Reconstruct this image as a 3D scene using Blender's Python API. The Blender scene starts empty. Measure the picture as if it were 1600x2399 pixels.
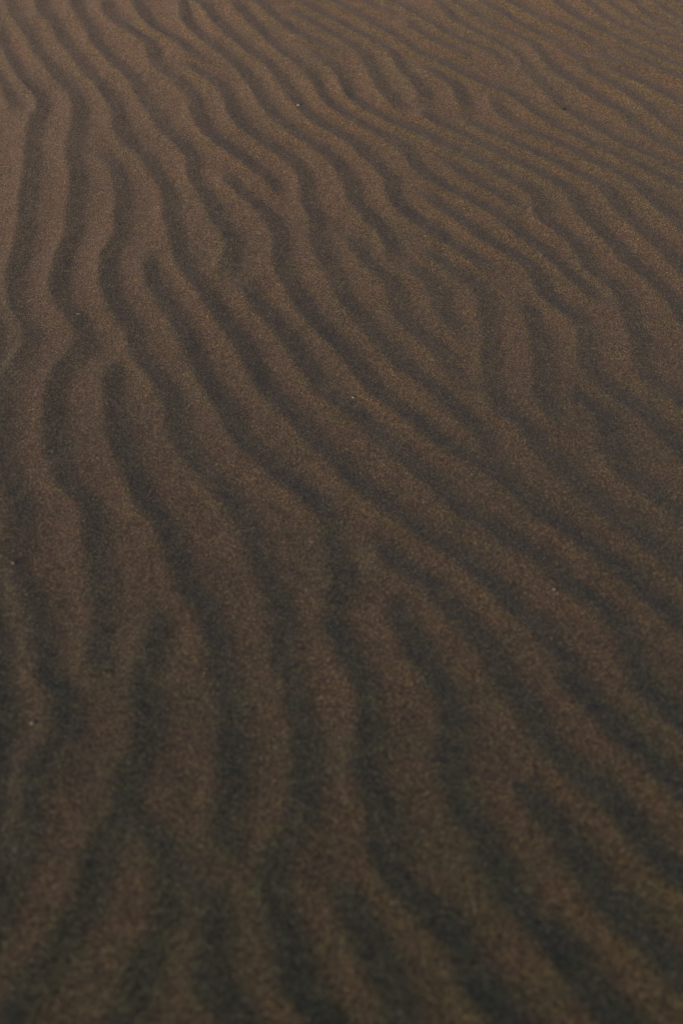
import bpy, math
import numpy as np
from mathutils import Vector

# ------------------------------------------------------------------ camera, world, sun, exposure
scene = bpy.context.scene
CAM_H = 1.60
PITCH = math.radians(38.0)          # depression of the optical axis
VFOV = math.radians(40.0)
PW, PH = 1600.0, 2399.0

cam_data = bpy.data.cameras.new('camera')
cam = bpy.data.objects.new('camera', cam_data)
scene.collection.objects.link(cam)
cam_data.sensor_fit = 'VERTICAL'
cam_data.sensor_height = 36.0
cam_data.lens = 18.0 / math.tan(VFOV / 2)
cam.location = (0, 0, CAM_H)
cam.rotation_euler = (math.pi / 2 - PITCH, 0, 0)
cam_data.clip_start = 0.05
cam_data.clip_end = 3000.0
cam_data.dof.use_dof = True
cam_data.dof.focus_distance = 3.4
cam_data.dof.aperture_fstop = 3.3
scene.camera = cam

SUN_ELEV = math.radians(13.0)
SUN_AZ = math.radians(-138.0)        # measured from +Y (forward) clockwise: behind and to the left
world = bpy.data.worlds.new('World')
scene.world = world
world.use_nodes = True
wn = world.node_tree
wn.nodes.clear()
sky = wn.nodes.new('ShaderNodeTexSky')
sky.sky_type = 'NISHITA'
sky.sun_disc = False
sky.sun_elevation = SUN_ELEV
sky.sun_rotation = SUN_AZ
sky.air_density = 1.0
sky.dust_density = 1.8
sky.ozone_density = 2.5
bg = wn.nodes.new('ShaderNodeBackground')
bg.inputs['Strength'].default_value = 0.11
wo = wn.nodes.new('ShaderNodeOutputWorld')
wn.links.new(sky.outputs[0], bg.inputs['Color'])
wn.links.new(bg.outputs[0], wo.inputs['Surface'])

sd = bpy.data.lights.new('sun', 'SUN')
sd.energy = 4.2
sd.angle = math.radians(15.0)
sd.color = (1.0, 0.73, 0.44)
sun = bpy.data.objects.new('sun', sd)
scene.collection.objects.link(sun)
to_sun = Vector((math.sin(SUN_AZ) * math.cos(SUN_ELEV), math.cos(SUN_AZ) * math.cos(SUN_ELEV), math.sin(SUN_ELEV)))
sun.rotation_euler = to_sun.to_track_quat('Z', 'Y').to_euler()
sun.location = (-3, -3, 5)

scene.view_settings.view_transform = 'Standard'
scene.view_settings.look = 'None'
scene.view_settings.exposure = -0.76
scene.view_settings.gamma = 1.0
scene.view_settings.use_curve_mapping = False

# ------------------------------------------------------------------ the dune's broad shape
def base_z(x, y):
    s = y - 2.6
    z = 0.170 * np.tanh(s / 3.0) * s            # a shallow hollow, rising gently away from the camera
    z = z + 0.018 * np.sin(0.9 * x + 0.55 * y + 1.1) + 0.008 * np.sin(2.1 * x - 1.3 * y + 1.0)
    z = z + 0.022 * x * np.tanh(x / 1.2)
    far = np.clip((np.abs(s) - 6.0) / 20.0, 0, 1)
    z = z * (1 - far) + far * (0.35 * np.sin(x * 0.11 + 0.7) * np.sin(y * 0.09 + 0.4) + 0.30)
    return z

T = math.tan(VFOV / 2)
def px_to_ground(P):
    """pixels of the photograph -> points of the dune's surface (they become real ground positions)"""
    P = np.asarray(P, float)
    u = (P[:, 0] - PW / 2) / (PH / 2) * T
    v = -(P[:, 1] - PH / 2) / (PH / 2) * T
    dx, dy, dz = u, math.cos(PITCH) + v * math.sin(PITCH), -math.sin(PITCH) + v * math.cos(PITCH)
    dz = np.minimum(dz, -0.12 * dy)
    z = np.zeros(len(P))
    for _ in range(25):
        t = (CAM_H - z) / -dz
        z = 0.5 * z + 0.5 * base_z(dx * t, dy * t)
    t = (CAM_H - z) / -dz
    return np.stack([dx * t, dy * t], 1)

# ------------------------------------------------------------------ the shaded slip faces of the ripples
# each entry follows one slip face on the ground, from far to near
LINES = """
6,89 22,128 41,156 57,188 77,204 94,221 103,238 97,258 88,280 80,319 80,351 77,398 70,439 67,478 64,525 57,567 48,605 35,643 29,682 32,717 51,745 70,775 66,812 32,848 12,878 -4,915
w0.8 12,200 19,212 32,236 50,254
-45,250 -38,330 -36,400 -44,470 -50,540 -62,620 -62,690 -44,750 -40,800 -70,860
3,940 7,972 7,1041 14,1082 24,1118 46,1160 56,1200 50,1238 38,1284 38,1326 44,1365 69,1414 92,1464 99,1518 111,1568 134,1613 157,1663 166,1700 150,1738 115,1765 84,1795 68,1830 61,1904 46,1986 31,2057 8,2110 -20,2160
-6,1590 8,1640 6,1700 -6,1750
25,6 32,29 45,48 60,64 75,84 84,112 101,131 121,153 140,185 169,207 185,236 191,255 188,287 179,325 173,358 182,391 185,420 185,458 176,493 176,541 160,575 150,605 143,637 138,669 148,704 169,733 198,765 204,796 190,825 152,858 134,903 127,955 127,1000 134,1058 142,1095 160,1132 189,1158 213,1182 221,1213 225,1255 229,1290 236,1325 235,1365 250,1411 245,1464 233,1510 227,1545 237,1578
96,-4 98,25 130,48 138,73 160,105 182,128 204,163 230,188 249,204 252,223 276,246 281,287 297,316 313,341 338,357 354,377 368,407 389,430 401,462 401,493 411,529 420,573 426,602 443,637 466,662 491,699 510,726 528,749 553,780 573,806 582,830 600,869 621,896 645,934 672,958 703,983 724,1014 748,1041 779,1065 803,1086 827,1120 855,1144 889,1165 920,1193 970,1228 1023,1264 1073,1295 1111,1326 1145,1360 1180,1387 1214,1426 1253,1452 1287,1487 1318,1533 1333,1575 1350,1609 1395,1656 1450,1713 1504,1761 1550,1807 1600,1850
244,362 266,380 278,400 284,430 292,462 286,500 292,529 281,567 258,592 257,621 255,656 260,685 277,717 297,745 317,774 322,809 333,845 365,879 393,910 409,948 414,993 430,1034 448,1065 472,1093 504,1120 522,1144 540,1174 562,1203 583,1232 598,1272 611,1320 637,1374 664,1426 666,1476 668,1529 671,1567 692,1602 697,1652 710,1694 717,1743 722,1787 714,1863 699,1935 660,1985 635,2047 646,2108 658,2159 677,2220 686,2276 710,2332 752,2378 780,2410
350,600 356,628 362,655 376,682 392,714 416,747 431,778 448,812 468,848 490,896 514,934 534,960 547,985 560,1014 580,1041 610,1060 634,1082 658,1110 683,1131 714,1158 748,1182 772,1206 778,1241 782,1280 790,1317 804,1353 801,1391 788,1437 789,1483 810,1529 837,1564 864,1606 874,1652 873,1694 861,1743 851,1801 876,1858 893,1910 897,1973 912,2036 936,2084 987,2119 1040,2151 1079,2208 1102,2260 1127,2323 1175,2370 1200,2400
268,852 268,886 266,914 275,958 271,1003 286,1038 300,1076 320,1117 334,1158 363,1196 389,1230 407,1261 417,1296 426,1338 445,1384 477,1418 497,1464 506,1518 522,1560 527,1606 538,1652 543,1702 552,1740 545,1797 544,1836 536,1904 528,1960 524,2004
372,1436 368,1495 356,1541 339,1594 344,1640 351,1682 344,1735 330,1787 306,1828 296,1879 284,1925 247,1975 221,2027 218,2088 203,2134 170,2169 150,2222 104,2266 66,2305 38,2353 20,2400
306,1922 340,1945 370,1978 402,2016 418,2060 405,2130 376,2200 345,2270 308,2355 290,2400
440,2062 478,2092 500,2150 482,2225 494,2300 538,2358 560,2402
183,-4 183,19 194,45 219,64 220,92 252,124 275,150 300,169 319,188 330,215 350,243 370,266 382,293 413,326 443,351 460,375 449,400 461,425 480,452 494,470 506,497 520,525 538,542 550,567 545,597 530,640
w0.9 576,660 586,680 604,710 630,735 655,765 679,790 697,817 714,852 738,886 757,914 789,938 827,962 860,990 880,1014 903,1038 934,1062 970,1086 1000,1110 1025,1137 1052,1161 1078,1185 1115,1207 1153,1231 1184,1257 1222,1280 1268,1307 1302,1338 1337,1368 1364,1391 1394,1414 1425,1441 1450,1464 1462,1491 1480,1525 1488,1552 1501,1590 1518,1625 1560,1662 1605,1695
252,-4 252,20 263,42 290,58 315,74 340,88 362,102 360,128 382,163 416,184 440,204 458,224 461,245 462,265 474,287 491,311 526,337 555,358 580,378 603,397 632,414 648,438 652,456
320,-4 334,28 358,59 386,77 411,89 441,105 456,126 482,141
441,149 470,169 506,189 528,209 543,236 556,275 579,300 607,322 649,348 670,362 690,377 707,398 720,418 717,446 721,474 741,498 750,520 742,548 751,583 768,611 784,637 806,690 830,722 855,753 883,790 915,818 932,844 964,874 1008,897 1034,929 1065,952 1096,983 1126,1008 1138,1040 1138,1078
528,404 550,433 575,456 605,475 637,512 655,548 661,580 660,615 676,648 690,672 699,700 719,728 742,755 768,785 800,811 827,841 848,869 875,907 896,927 927,948 958,972 986,996 1015,1022 1050,1043 1092,1063 1130,1084 1161,1100 1188,1124 1214,1149 1245,1176 1276,1199 1314,1223 1352,1253 1383,1276 1417,1303 1455,1334 1494,1368 1520,1395 1551,1424 1600,1460
437,0 436,19 443,51 462,76 483,92 515,118 547,137 569,159 588,190 609,214 623,242 646,268 665,287 693,309 738,338 764,358 789,377 806,402 822,429 833,466 852,493 880,520 903,545 917,573 920,602
461,0 494,24 505,45 521,61 553,86 575,108 598,128 628,141 642,163 661,182 682,217 712,255 738,281 775,302 803,314 829,333 853,354 880,380 904,404 922,423 919,449 937,484 966,506 991,522 1014,538 1038,555 1062,573 1098,598 1125,614 1145,632
w0.85 819,552 842,586 865,617 890,638 918,660 930,691 933,726 954,752 983,778 1015,806 1040,830 1057,860 1078,885
w0.85 960,620 998,647 1022,669 1032,701 1040,731 1065,759 1083,789
553,2 579,32 601,61 631,82 642,102 671,124 709,150 728,172 744,191 754,217 775,243 802,262 840,283 868,300 903,319 937,336 962,354 966,376 977,389 998,405 1023,425 1052,440 1087,458 1119,474 1144,487 1173,506 1199,529 1232,556 1268,580 1286,595 1312,620 1345,650 1375,674 1402,700
604,0 636,29 665,51 687,70 719,86 767,108 797,120
735,118 770,147 795,164 808,188 812,214 838,237 861,252 886,268 924,285 947,294 998,313 1030,333 1065,350 1100,367 1144,387 1183,411 1221,431 1250,449 1267,470 1264,490 1274,510 1294,524 1316,541 1340,560 1355,578 1367,600 1377,626 1399,644 1424,657 1446,676 1466,707 1479,755 1498,788 1502,834 1514,874 1547,905 1602,940
677,22 703,32 741,54 776,77 808,94 846,118 864,138 876,163 890,186 902,210 921,236 938,254
719,8 776,41 821,63 859,85 896,105 929,127 938,150 966,179 990,204 999,238
776,-2 810,14 836,30 868,50 902,70 937,87 966,112 991,128 1023,140 1055,156 1093,172 1120,189 1150,200 1183,212 1212,228 1246,254 1272,273 1297,291 1320,303 1343,313 1373,326 1399,341 1430,354 1455,366 1478,377 1510,391 1545,408 1602,436
986,256 1017,281 1055,300 1093,316 1125,332 1157,351 1192,368 1220,381 1246,393 1276,408 1300,423 1328,438 1346,456 1359,481 1372,504 1391,524 1417,547 1440,568 1458,588 1475,611 1501,634 1529,653 1555,678 1583,707 1604,745
1084,277 1119,293 1151,309 1185,323 1213,337 1240,350 1266,361 1302,377 1335,394 1363,409 1394,423 1417,440 1435,458 1450,479 1474,509 1497,531 1527,555 1555,581 1578,606 1602,632
1151,226 1170,249 1187,276 1211,293 1240,305 1271,318 1302,331 1333,346 1363,361 1394,379 1430,397 1460,408 1481,419 1498,435 1514,455 1534,473 1557,491 1583,512 1604,530
988,150 1017,169 1055,185 1079,204 1084,230 1106,258
1042,372 1068,391 1093,411 1122,427 1151,442 1183,462 1202,478
1002,452 1036,484 1068,503 1093,525 1119,548 1154,570 1189,589 1222,608 1252,628 1268,660 1282,692 1302,713 1333,730 1365,756 1378,784 1373,822 1387,864 1417,899 1455,931 1494,956 1530,980 1557,1016 1602,1060
w0.85 1001,580 1023,602 1046,621 1072,640 1097,659 1122,676 1142,694 1140,727 1145,765 1149,822 1147,880 1157,926 1184,964 1222,991 1249,1021 1268,1056 1298,1086 1337,1117 1385,1158 1419,1188 1459,1223 1501,1250 1540,1284 1604,1338
w0.85 1226,712 1246,735 1255,769 1267,803 1270,841 1275,880 1271,926 1291,956 1318,985
w0.85 1333,918 1375,941 1406,966 1427,994 1428,1040 1445,1075 1471,1105 1501,1134 1540,1160 1574,1184 1604,1210
882,1268 913,1300 955,1338 996,1366 1030,1394 1058,1426 1092,1456 1122,1494 1145,1529 1168,1559 1186,1602 1212,1632 1243,1668 1266,1715 1297,1762 1345,1808 1384,1836 1429,1870 1469,1921 1494,1956 1528,1996 1602,2050
925,1393 932,1445 955,1483 978,1518 995,1560 1026,1600 1054,1636 1066,1669 1064,1732 1058,1801 1080,1881 1113,1933 1140,1990 1160,2036 1196,2094 1245,2145 1280,2185 1314,2226 1349,2272 1389,2323 1440,2390
1228,1822 1242,1856 1276,1904 1322,1948 1345,1996 1377,2036 1408,2092 1452,2140 1494,2183 1540,2224 1602,2290
811,2068 822,2096 840,2151 866,2208 890,2266 922,2329 946,2402
1030,-4 1057,37 1084,54 1116,73 1151,89 1183,105 1206,120 1222,137 1242,167 1274,200 1300,227 1313,245 1343,265 1373,281 1402,299 1420,312 1445,328 1475,341 1500,354 1532,367 1557,381 1602,402
918,3 960,19 982,36 1020,57 1049,77 1081,92 1119,105 1151,118 1180,136 1200,150
864,4 892,17 920,26
957,43 972,67 991,78 1025,95 1055,107 1081,116 1098,131
1065,3 1093,16 1119,35 1151,57 1183,73 1224,87 1250,101 1266,119 1285,148 1307,166 1328,179 1350,199 1379,214 1404,231 1430,242 1456,256 1470,273 1488,291 1519,313 1539,326 1562,340 1602,358
1128,0 1170,25 1205,45 1235,64 1274,84 1302,94 1322,103
1306,109 1328,120 1358,133 1376,142
1360,151 1391,168 1417,184 1440,196 1468,214 1488,230 1514,245 1530,257 1547,276 1572,293 1604,313
1178,-4 1213,13 1238,30 1266,41 1294,49 1325,62 1355,78 1384,94 1406,108
1396,121 1442,143 1467,153
1420,157 1455,171 1483,182 1511,196 1539,209 1565,223 1602,240
1300,-2 1325,18 1350,39 1373,51 1399,62 1430,77 1455,91 1490,108 1529,125 1557,140 1602,157
1450,118 1493,133 1532,150 1560,165 1602,180
1375,-2 1398,20 1417,40 1445,56 1475,69 1506,80 1534,93 1562,103 1602,121
1419,-2 1442,13 1460,30 1485,43 1515,58 1544,70 1602,91
1478,-2 1500,21 1524,40 1557,54 1602,68
1530,-2 1552,13 1570,31 1602,47
1573,-4 1604,13
"""

def catmull(P, step):
    P = np.vstack([2 * P[0] - P[1], P, 2 * P[-1] - P[-2]])
    out = []
    for i in range(1, len(P) - 2):
        a, b, c, d = P[i - 1], P[i], P[i + 1], P[i + 2]
        n = max(2, int(np.linalg.norm(c - b) / step) + 1)
        t = np.linspace(0, 1, n, endpoint=False)[:, None]
        out.append(0.5 * ((2 * b) + (c - a) * t + (2 * a - 5 * b + 4 * c - d) * t ** 2 + (3 * b - a - 3 * c + d) * t ** 3))
    out.append(P[-2][None])
    return np.vstack(out)

pts, tan, lid, endw = [], [], [], []
for k, ln in enumerate([l for l in LINES.strip().splitlines() if l.strip()]):
    tok = ln.split(); wl = 1.0
    if tok[0][0] == 'w': wl = float(tok[0][1:]); tok = tok[1:]
    P = np.array([[float(q) for q in w.split(',')] for w in tok])
    ext = 260.0
    def outside(p):
        return p[0] < 14 or p[0] > 1588 or p[1] < 14 or p[1] > 2385
    openA, openB = outside(P[0]), outside(P[-1])
    if openA:                                     # the ripple runs on beyond the photograph
        d = P[0] - P[min(3, len(P) - 1)]; d /= np.linalg.norm(d)
        e = ext * (0.35 if P[0][1] < 14 else 1.0)
        P = np.vstack([P[0] + d * e, P[0] + d * e * 0.5, P])
    if openB:
        d = P[-1] - P[max(-4, -len(P))]; d /= np.linalg.norm(d)
        P = np.vstack([P, P[-1] + d * ext * 0.5, P[-1] + d * ext])
    G = px_to_ground(P)
    G = catmull(G, 0.004)
    # soften the hand-followed line a little
    S_ = [G]
    for it in (12, 110):
        g = S_[-1].copy()
        for _ in range(it):
            g[1:-1] = 0.5 * g[1:-1] + 0.25 * (g[:-2] + g[2:])
        S_.append(g)
    b = np.clip((G[:, 1] - 2.2) / 1.6, 0, 1)[:, None]
    G = S_[1] * (1 - b) + S_[2] * b
    seg = np.r_[0, np.cumsum(np.linalg.norm(np.diff(G, axis=0), axis=1))]
    n = max(4, int(seg[-1] / 0.004))
    s = np.linspace(0, seg[-1], n)
    G = np.stack([np.interp(s, seg, G[:, 0]), np.interp(s, seg, G[:, 1])], 1)
    t = np.gradient(G, axis=0)
    t /= np.linalg.norm(t, axis=1)[:, None] + 1e-9
    w = np.ones(n)
    if not openA: w = np.minimum(w, np.clip(0.2 + s / 0.045, 0, 1))
    if not openB: w = np.minimum(w, np.clip(0.2 + (seg[-1] - s) / 0.045, 0, 1))
    w = w * w * (3 - 2 * w) * wl
    pts.append(G); tan.append(t); lid.append(np.full(n, k)); endw.append(w)
pts, tan, lid, endw = map(np.concatenate, (pts, tan, lid, endw))
nor = np.stack([tan[:, 1], -tan[:, 0]], 1)        # towards the windward (lit) side: left and near

DEF = 0.075
lamL = np.full(len(pts), DEF); lamR = np.full(len(pts), DEF)
sub = np.arange(0, len(pts), 2)
Q, QL = pts[sub], lid[sub]
for a in range(0, len(pts), 400):
    b = min(len(pts), a + 400)
    D = Q[None] - pts[a:b, None]
    dn = (D * nor[a:b, None]).sum(2); dt = (D * tan[a:b, None]).sum(2)
    ok = (QL[None] != lid[a:b, None]) & (np.abs(dt) < 0.35 * np.abs(dn) + 0.003)
    r = np.hypot(dn, dt)
    L = np.where(ok & (dn > 0), r, 9).min(1); R = np.where(ok & (dn < 0), r, 9).min(1)
    lamL[a:b] = np.minimum(L, 0.13); lamR[a:b] = np.minimum(R, 0.13)
def smooth_along(v):
    out = v.copy()
    for k in np.unique(lid):
        m = lid == k; x = v[m]
        n = min(21, len(x) | 1)
        if n >= 3 and len(x) > n:
            xp = np.pad(x, n // 2, mode='edge')
            x = np.convolve(xp, np.ones(n) / n, 'valid')
        out[m] = x
    return out
lamL = np.minimum(smooth_along(lamL), lamL * 1.15); lamR = np.minimum(smooth_along(lamR), lamR * 1.15)
lam = np.minimum(0.5 * (lamL + lamR), 0.10)

RIP = 0.0235                                        # half height of a ripple over its wavelength
amp = RIP * lam * (0.6 + 0.4 * endw) * (0.88 + 0.66 * np.clip((pts[:, 1] - 2.0) / 2.2, 0, 1))
cr = pts + nor * np.minimum(0.23 * lamL, 0.023)[:, None]
fy = np.clip((pts[:, 1] - 2.0) / 1.2, 0, 1)
tr = pts - nor * np.minimum((0.32 - 0.05 * fy) * lamR, 0.031 - 0.004 * fy)[:, None]
CP = np.vstack([cr, tr, pts])
taper = 0.15 + 0.85 * endw
CV = np.r_[taper, -taper, (-0.14 + 0.12 * fy) * taper]
CA = np.r_[amp, amp, amp]

# ------------------------------------------------------------------ height field
DX = 0.005
X0, X1, Y0, Y1 = -1.75, 1.75, 0.65, 5.75
nx, ny = int(round((X1 - X0) / DX)) + 1, int(round((Y1 - Y0) / DX)) + 1
def raster(f, CV):
    w, h = (nx + f - 1) // f, (ny + f - 1) // f
    ix = np.round((CP[:, 0] - X0) / (DX * f)).astype(int); iy = np.round((CP[:, 1] - Y0) / (DX * f)).astype(int)
    m = (ix >= 0) & (ix < w) & (iy >= 0) & (iy < h)
    S = np.zeros((h, w)); N = np.zeros((h, w))
    np.add.at(S, (iy[m], ix[m]), CV[m]); np.add.at(N, (iy[m], ix[m]), 1)
    return S, N
def membrane(CV):
  H = None
  for f, its in ((8, 80), (4, 60), (2, 60), (1, 70)):
      S, N = raster(f, CV)
      if H is None:
          H = np.zeros_like(S)
      else:
          H = np.repeat(np.repeat(H, 2, 0), 2, 1)[:S.shape[0], :S.shape[1]]
          if H.shape != S.shape:
              H = np.pad(H, ((0, S.shape[0] - H.shape[0]), (0, S.shape[1] - H.shape[1])), mode='edge')
      c = N > 0; V = np.where(c, S / np.maximum(N, 1), 0)
      for _ in range(its):
          E = np.pad(H, 1, mode='edge')
          H = 0.25 * (E[:-2, 1:-1] + E[2:, 1:-1] + E[1:-1, :-2] + E[1:-1, 2:]) * 0.9995
          H = np.where(c, V, H)
  return H
U = membrane(CV)
A_ = membrane(CA)

def blur(A, sig):
    r = int(3 * sig) + 1
    k = np.exp(-0.5 * (np.arange(-r, r + 1) / sig) ** 2); k /= k.sum()
    E = np.pad(A, r, mode='edge')
    B = sum(k[i] * E[:, i:i + A.shape[1]] for i in range(2 * r + 1))
    return sum(k[i] * B[i:i + A.shape[0]] for i in range(2 * r + 1))
U = np.clip(U, -1, 1)
# W: how much a place belongs to a slip face
def splat(P, sig):
    S = np.zeros((ny, nx))
    ix = np.round((P[:, 0] - X0) / DX).astype(int); iy = np.round((P[:, 1] - Y0) / DX).astype(int)
    k = (ix >= 0) & (ix < nx) & (iy >= 0) & (iy < ny)
    S[iy[k], ix[k]] = 1
    B = blur(S, sig)
    return np.clip(B / (0.8 / (sig * 2.5066)), 0, 1.1)
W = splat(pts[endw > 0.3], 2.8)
fq = np.clip((np.arange(ny) * DX + Y0 - 2.0) / 2.0, 0, 1)[:, None]
U = U + (0.28 + 0.15 * fq) * (1 - np.clip(W, 0, 1)) * (U * U - 1) + 0.2   # windward sides steepen towards the crest, troughs are flat
farness = np.clip((np.arange(ny) * DX + Y0 - 1.6) / 1.5, 0, 1)[:, None]
H = (blur(U, 1.7) * (1 - farness) + blur(U, 0.85) * farness) * blur(A_, 5)

rng = np.random.default_rng(7)
def rough(sig):
    R = blur(rng.standard_normal(H.shape), sig)
    return R / R.std()
H = H * (1 + 0.13 * np.clip(rough(16), -2, 2)) + 0.00017 * rough(1.5) + 0.00032 * rough(3.5) + 0.0006 * rough(14)

# ------------------------------------------------------------------ one sand sheet, fine near the camera and reaching the horizon
def axis(a, b, far_lo, far_hi):
    core = np.arange(a, b + DX / 2, DX)
    def out(start, end):
        r = [start]; s = DX
        while abs(r[-1] - start) < abs(end - start):
            s = min(s * 1.09, 25.0)
            r.append(r[-1] + math.copysign(s, end - start))
        return np.array(r[1:])
    return np.concatenate([out(core[0], far_lo)[::-1], core, out(core[-1], far_hi)])
ax = axis(X0, X1, -600, 600); ay = axis(Y0, Y1, -300, 1200)
XX, YY = np.meshgrid(ax, ay)
i0 = int(np.argmin(np.abs(ax - X0))); j0 = int(np.argmin(np.abs(ay - Y0)))
# ripples that carry on beyond the followed ones
warp = 0.10 * np.sin(1.7 * XX + 0.6 * YY) + 0.06 * np.sin(3.3 * YY - 1.1 * XX + 1) + 0.02 * np.sin(9 * XX + 7 * YY)
ph = (XX * 0.80 + YY * 0.60 + warp) / 0.085
fr = ph - np.floor(ph)
saw = np.where(fr < 0.66, fr / 0.66, (1 - fr) / 0.34) * 2 - 1
near = np.clip(1.0 - (np.hypot(XX, YY - 2.6) - 4.0) / 5.0, 0, 1)
Z = 0.0022 * np.sin(saw * math.pi / 2) * near
h, w = H.shape
zi = Z[j0:j0 + h, i0:i0 + w]; xi = XX[j0:j0 + h, i0:i0 + w]; yi = YY[j0:j0 + h, i0:i0 + w]
# fade from followed to free ripples well outside the photographed patch
half = 0.30 * (0.55 * yi + 0.75) + 0.22
m = np.clip((half + 0.12 - np.abs(xi)) / 0.12, 0, 1)
m = m * np.clip((yi - Y0) / 0.15, 0, 1) * np.clip((Y1 - yi) / 0.3, 0, 1)
Z[j0:j0 + h, i0:i0 + w] = zi * (1 - m) + H * m
Z = Z + base_z(XX, YY)

def ground_z(x, y):
    fx, fy = np.interp(x, ax, np.arange(len(ax))), np.interp(y, ay, np.arange(len(ay)))
    i, j = int(fx), int(fy); a, b = fx - i, fy - j
    return float((Z[j, i] * (1 - a) + Z[j, i + 1] * a) * (1 - b) + (Z[j + 1, i] * (1 - a) + Z[j + 1, i + 1] * a) * b)

NX, NY = len(ax), len(ay)
me = bpy.data.meshes.new('sand_ground')
co = np.stack([XX, YY, Z], 2).reshape(-1, 3).astype(np.float32)
idx = np.arange(NX * NY).reshape(NY, NX)
quads = np.stack([idx[:-1, :-1], idx[:-1, 1:], idx[1:, 1:], idx[1:, :-1]], 2).reshape(-1, 4).astype(np.int32)
me.vertices.add(len(co)); me.vertices.foreach_set('co', co.ravel())
me.loops.add(quads.size); me.loops.foreach_set('vertex_index', quads.ravel())
me.polygons.add(len(quads))
me.polygons.foreach_set('loop_start', np.arange(0, quads.size, 4, dtype=np.int32))
me.polygons.foreach_set('use_smooth', np.ones(len(quads), dtype=bool))
me.update(calc_edges=True); me.validate()
# greyer slip faces, browner windward sides: grain colour plus cool sky-lit shade painted in
GRAIN_SHADE = np.full(XX.shape, 0.35, dtype=np.float32)
GRAIN_SHADE[j0:j0 + h, i0:i0 + w] = (0.35 * (1 - m) + np.clip(blur(W, 1.0) + 0.10 * rough(2.5) + 0.12 * rough(9), 0, 1) * m)
at = me.attributes.new('grain_shade', 'FLOAT', 'POINT')
at.data.foreach_set('value', GRAIN_SHADE.ravel())
ground = bpy.data.objects.new('sand_ground', me)
scene.collection.objects.link(ground)
ground['kind'] = 'structure'

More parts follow.
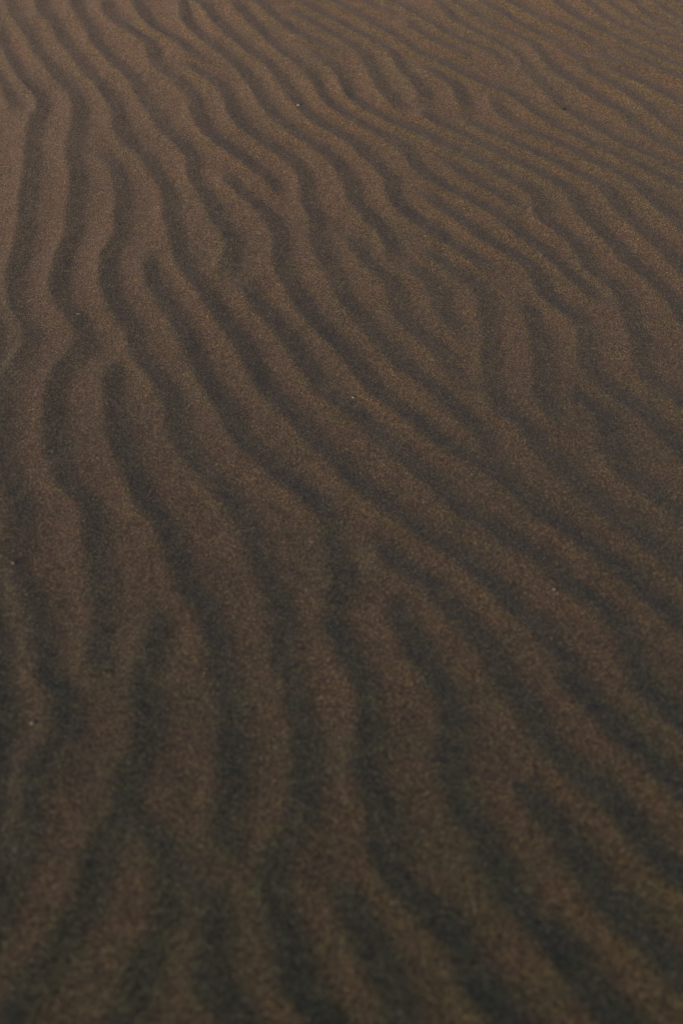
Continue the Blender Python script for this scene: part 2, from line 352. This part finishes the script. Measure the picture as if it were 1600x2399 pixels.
# ------------------------------------------------------------------ materials
def mat_sand():
    m = bpy.data.materials.new('dark_sand'); m.use_nodes = True
    nt = m.node_tree; N = nt.nodes; L = nt.links; N.clear()
    out = N.new('ShaderNodeOutputMaterial'); bs = N.new('ShaderNodeBsdfPrincipled')
    L.new(bs.outputs[0], out.inputs['Surface'])
    tc = N.new('ShaderNodeTexCoord')
    co = tc.outputs['Object']
    def vor(scale, feat='F1'):
        v = N.new('ShaderNodeTexVoronoi'); v.feature = feat; v.inputs['Scale'].default_value = scale
        L.new(co, v.inputs['Vector']); return v
    def noise(scale, det=3, rough=0.6):
        v = N.new('ShaderNodeTexNoise'); v.inputs['Scale'].default_value = scale
        v.inputs['Detail'].default_value = det; v.inputs['Roughness'].default_value = rough
        L.new(co, v.inputs['Vector']); return v
    def ramp(src, stops, mode='LINEAR'):
        r = N.new('ShaderNodeValToRGB'); r.color_ramp.interpolation = mode
        e = r.color_ramp.elements
        while len(e) > 1: e.remove(e[-1])
        e[0].position, e[0].color = stops[0][0], (*stops[0][1], 1)
        for p, c in stops[1:]:
            q = e.new(p); q.color = (*c, 1)
        L.new(src, r.inputs[0]); return r.outputs[0]
    def mix(mode, fac, a, b):
        x = N.new('ShaderNodeMix'); x.data_type = 'RGBA'; x.blend_type = mode
        if isinstance(fac, float): x.inputs[0].default_value = fac
        else: L.new(fac, x.inputs[0])
        L.new(a, x.inputs[6]); L.new(b, x.inputs[7]); return x.outputs[2]
    # grains of many minerals: dark basalt-like, brown, ochre, and a few pale ones
    v1 = vor(620.0)
    s1 = N.new('ShaderNodeSeparateColor'); L.new(v1.outputs['Color'], s1.inputs[0])
    g1 = ramp(s1.outputs[0], [(0.0, (0.04, 0.033, 0.017)), (0.22, (0.102, 0.081, 0.045)), (0.50, (0.173, 0.137, 0.076)),
                              (0.80, (0.242, 0.190, 0.106)), (0.965, (0.32, 0.265, 0.15)), (1.0, (0.50, 0.44, 0.34))])
    v2 = vor(540.0)
    s2 = N.new('ShaderNodeSeparateColor'); L.new(v2.outputs['Color'], s2.inputs[0])
    g2 = ramp(s2.outputs[1], [(0.0, (0.16, 0.16, 0.16)), (0.35, (0.60, 0.60, 0.60)), (0.70, (1.20, 1.20, 1.18)), (1.0, (2.3, 2.27, 2.2))])
    col = mix('MULTIPLY', 1.0, g1, g2)
    # faint sorting of light and dark sand, centimetres to decimetres across
    n1 = noise(75.0, 4, 0.65)
    c1 = ramp(n1.outputs[0], [(0.30, (0.80, 0.81, 0.81)), (0.5, (1.0, 1.0, 1.0)), (0.70, (1.20, 1.18, 1.16))])
    col = mix('MULTIPLY', 1.0, col, c1)
    n2 = noise(3.2, 3, 0.55)
    c2 = ramp(n2.outputs[0], [(0.3, (0.88, 0.91, 0.92)), (0.7, (1.12, 1.08, 1.06))])
    col = mix('MULTIPLY', 1.0, col, c2)
    n3 = noise(26.0, 5, 0.7)
    c3 = ramp(n3.outputs[0], [(0.36, (0.90, 1.0, 0.78)), (0.5, (0.99, 1.025, 0.92)), (0.64, (1.08, 1.02, 0.96))])
    col = mix('MULTIPLY', 1.0, col, c3)
    an = N.new('ShaderNodeAttribute'); an.attribute_name = 'grain_shade'
    c4 = ramp(an.outputs['Fac'], [(0.0, (1.12, 0.985, 0.93)), (0.30, (0.98, 0.99, 0.91)), (0.9, (0.92, 1.01, 1.01))])  # cool shade of the slip faces is mixed into this grain tint
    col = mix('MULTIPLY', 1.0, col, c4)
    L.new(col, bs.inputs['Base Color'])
    bs.inputs['Sheen Weight'].default_value = 0.62
    bs.inputs['Sheen Roughness'].default_value = 0.45
    bs.inputs['Sheen Tint'].default_value = (0.82, 0.62, 0.72, 1)
    bs.inputs['Roughness'].default_value = 0.85
    bs.inputs['Specular IOR Level'].default_value = 0.25
    # grain relief
    inv = N.new('ShaderNodeMath'); inv.operation = 'MULTIPLY'; inv.inputs[1].default_value = -0.9
    L.new(v1.outputs['Distance'], inv.inputs[0])
    nb = noise(210.0, 3, 0.7)
    mu = N.new('ShaderNodeMath'); mu.operation = 'MULTIPLY_ADD'; mu.inputs[1].default_value = 1.7
    L.new(nb.outputs[0], mu.inputs[0]); L.new(inv.outputs[0], mu.inputs[2])
    bp = N.new('ShaderNodeBump'); bp.inputs['Strength'].default_value = 0.6
    bp.inputs['Distance'].default_value = 0.0018
    L.new(mu.outputs[0], bp.inputs['Height']); L.new(bp.outputs[0], bs.inputs['Normal'])
    return m
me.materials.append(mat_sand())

def mat_chip(name, c, spread=0.12, rough=0.55):
    m = bpy.data.materials.new(name); m.use_nodes = True
    nt = m.node_tree; N = nt.nodes; L = nt.links
    bs = N['Principled BSDF']; bs.inputs['Roughness'].default_value = rough
    tc = N.new('ShaderNodeTexCoord'); n = N.new('ShaderNodeTexNoise'); n.inputs['Scale'].default_value = 450
    n.inputs['Detail'].default_value = 4; L.new(tc.outputs['Object'], n.inputs['Vector'])
    r = N.new('ShaderNodeValToRGB')
    r.color_ramp.elements[0].position = 0.3; r.color_ramp.elements[1].position = 0.7
    r.color_ramp.elements[0].color = (*[x * (1 - spread * 2) for x in c], 1)
    r.color_ramp.elements[1].color = (*[min(1, x * (1 + spread)) for x in c], 1)
    L.new(n.outputs[0], r.inputs[0]); L.new(r.outputs[0], bs.inputs['Base Color'])
    b = N.new('ShaderNodeBump'); b.inputs['Strength'].default_value = 0.4; b.inputs['Distance'].default_value = 0.0006
    L.new(n.outputs[0], b.inputs['Height']); L.new(b.outputs[0], bs.inputs['Normal'])
    return m
SHELL = mat_chip('shell', (0.78, 0.72, 0.64))
PALE = mat_chip('pale_stone', (0.56, 0.50, 0.42))
OCHRE = mat_chip('ochre_stone', (0.42, 0.30, 0.19))
DARK = mat_chip('dark_stone', (0.012, 0.011, 0.010), rough=0.4)

# ------------------------------------------------------------------ the few fragments lying on the sand
import bmesh
def fragment(name, label, cat, px, size, rot, mat, seed, kind='stone', group=None, tilt=(0.1, 0.1)):
    """size = length, width, height in mm"""
    r = np.random.default_rng(seed)
    bm = bmesh.new()
    bmesh.ops.create_icosphere(bm, subdivisions=3, radius=1.0)
    planes = [Vector(v).normalized() for v in r.standard_normal((9, 3))]
    cuts = r.uniform(0.70, 0.95, 9)
    for v in bm.verts:
        p = v.co.copy()
        for n_, d_ in zip(planes, cuts):             # chipped facets
            e = p.dot(n_) - d_
            if e > 0: p -= n_ * e * 0.85
        if kind == 'shell':                          # a thin bowed flake
            p.z = p.z * 0.55 + 0.55 * (1 - (p.x * p.x)) - 0.2
        v.co = Vector((p.x * size[0] / 2, p.y * size[1] / 2, p.z * size[2] / 2)) * 0.001
    me_ = bpy.data.meshes.new(name); bm.to_mesh(me_); bm.free()
    for q in me_.polygons: q.use_smooth = True
    me_.materials.append(mat)
    o = bpy.data.objects.new(name, me_); scene.collection.objects.link(o)
    g = px_to_ground([px])[0]
    o.location = (g[0], g[1], ground_z(g[0], g[1]) + size[2] * 0.00028)
    o.rotation_euler = (tilt[0], tilt[1], math.radians(rot))
    o['label'] = label; o['category'] = cat
    if group: o['group'] = group
    return o
P_ = 'fragments scattered on the sand'
fragment('shell_fragment', 'bright white oblong shell chip on a ridge near the middle of the sand', 'shell', (827, 931), (8.0, 4.6, 3.0), -14, SHELL, 1, 'shell', P_)
fragment('shell_fragment', 'thin white sliver of shell in a grey trough on the left', 'shell', (185, 736), (11.0, 3.2, 2.6), 24, SHELL, 2, 'shell', P_)
fragment('pebble', 'small round pale pebble in a dark trough at the left edge', 'pebble', (32, 1321), (4.8, 4.6, 3.8), 10, PALE, 3, group=P_)
fragment('pebble', 'blurred cream three-cornered pebble low on the left side', 'pebble', (76, 1694), (6.2, 5.6, 4.0), 40, PALE, 4, group=P_)
fragment('pebble', 'tiny black pebble alone among the far ripples on the right', 'pebble', (1320, 259), (6.5, 6.0, 6.0), 0, DARK, 5, group=P_)
fragment('shell_fragment', 'tiny pale fleck of shell among the far ripples, left of the black pebble', 'shell', (699, 249), (9.0, 6.0, 5.0), -10, SHELL, 6, 'shell', P_)
fragment('pebble', 'small cream pebble on a ridge in the right half of the sand', 'pebble', (1297, 1383), (5.2, 3.4, 3.0), -25, PALE, 7, group=P_)
fragment('pebble', 'ochre grain left of the centre, on the ridge above the other ochre ones', 'pebble', (443, 1446), (4.2, 3.6, 3.0), 15, OCHRE, 8, group=P_)
fragment('pebble', 'long ochre pebble beside a dark trough, rightmost of the ochre ones', 'pebble', (480, 1579), (5.6, 3.8, 3.0), 50, OCHRE, 9, group=P_)
fragment('pebble', 'small ochre pebble by the end of a trough, left of the long ochre one', 'pebble', (245, 1576), (4.6, 3.6, 3.0), 70, OCHRE, 10, group=P_)
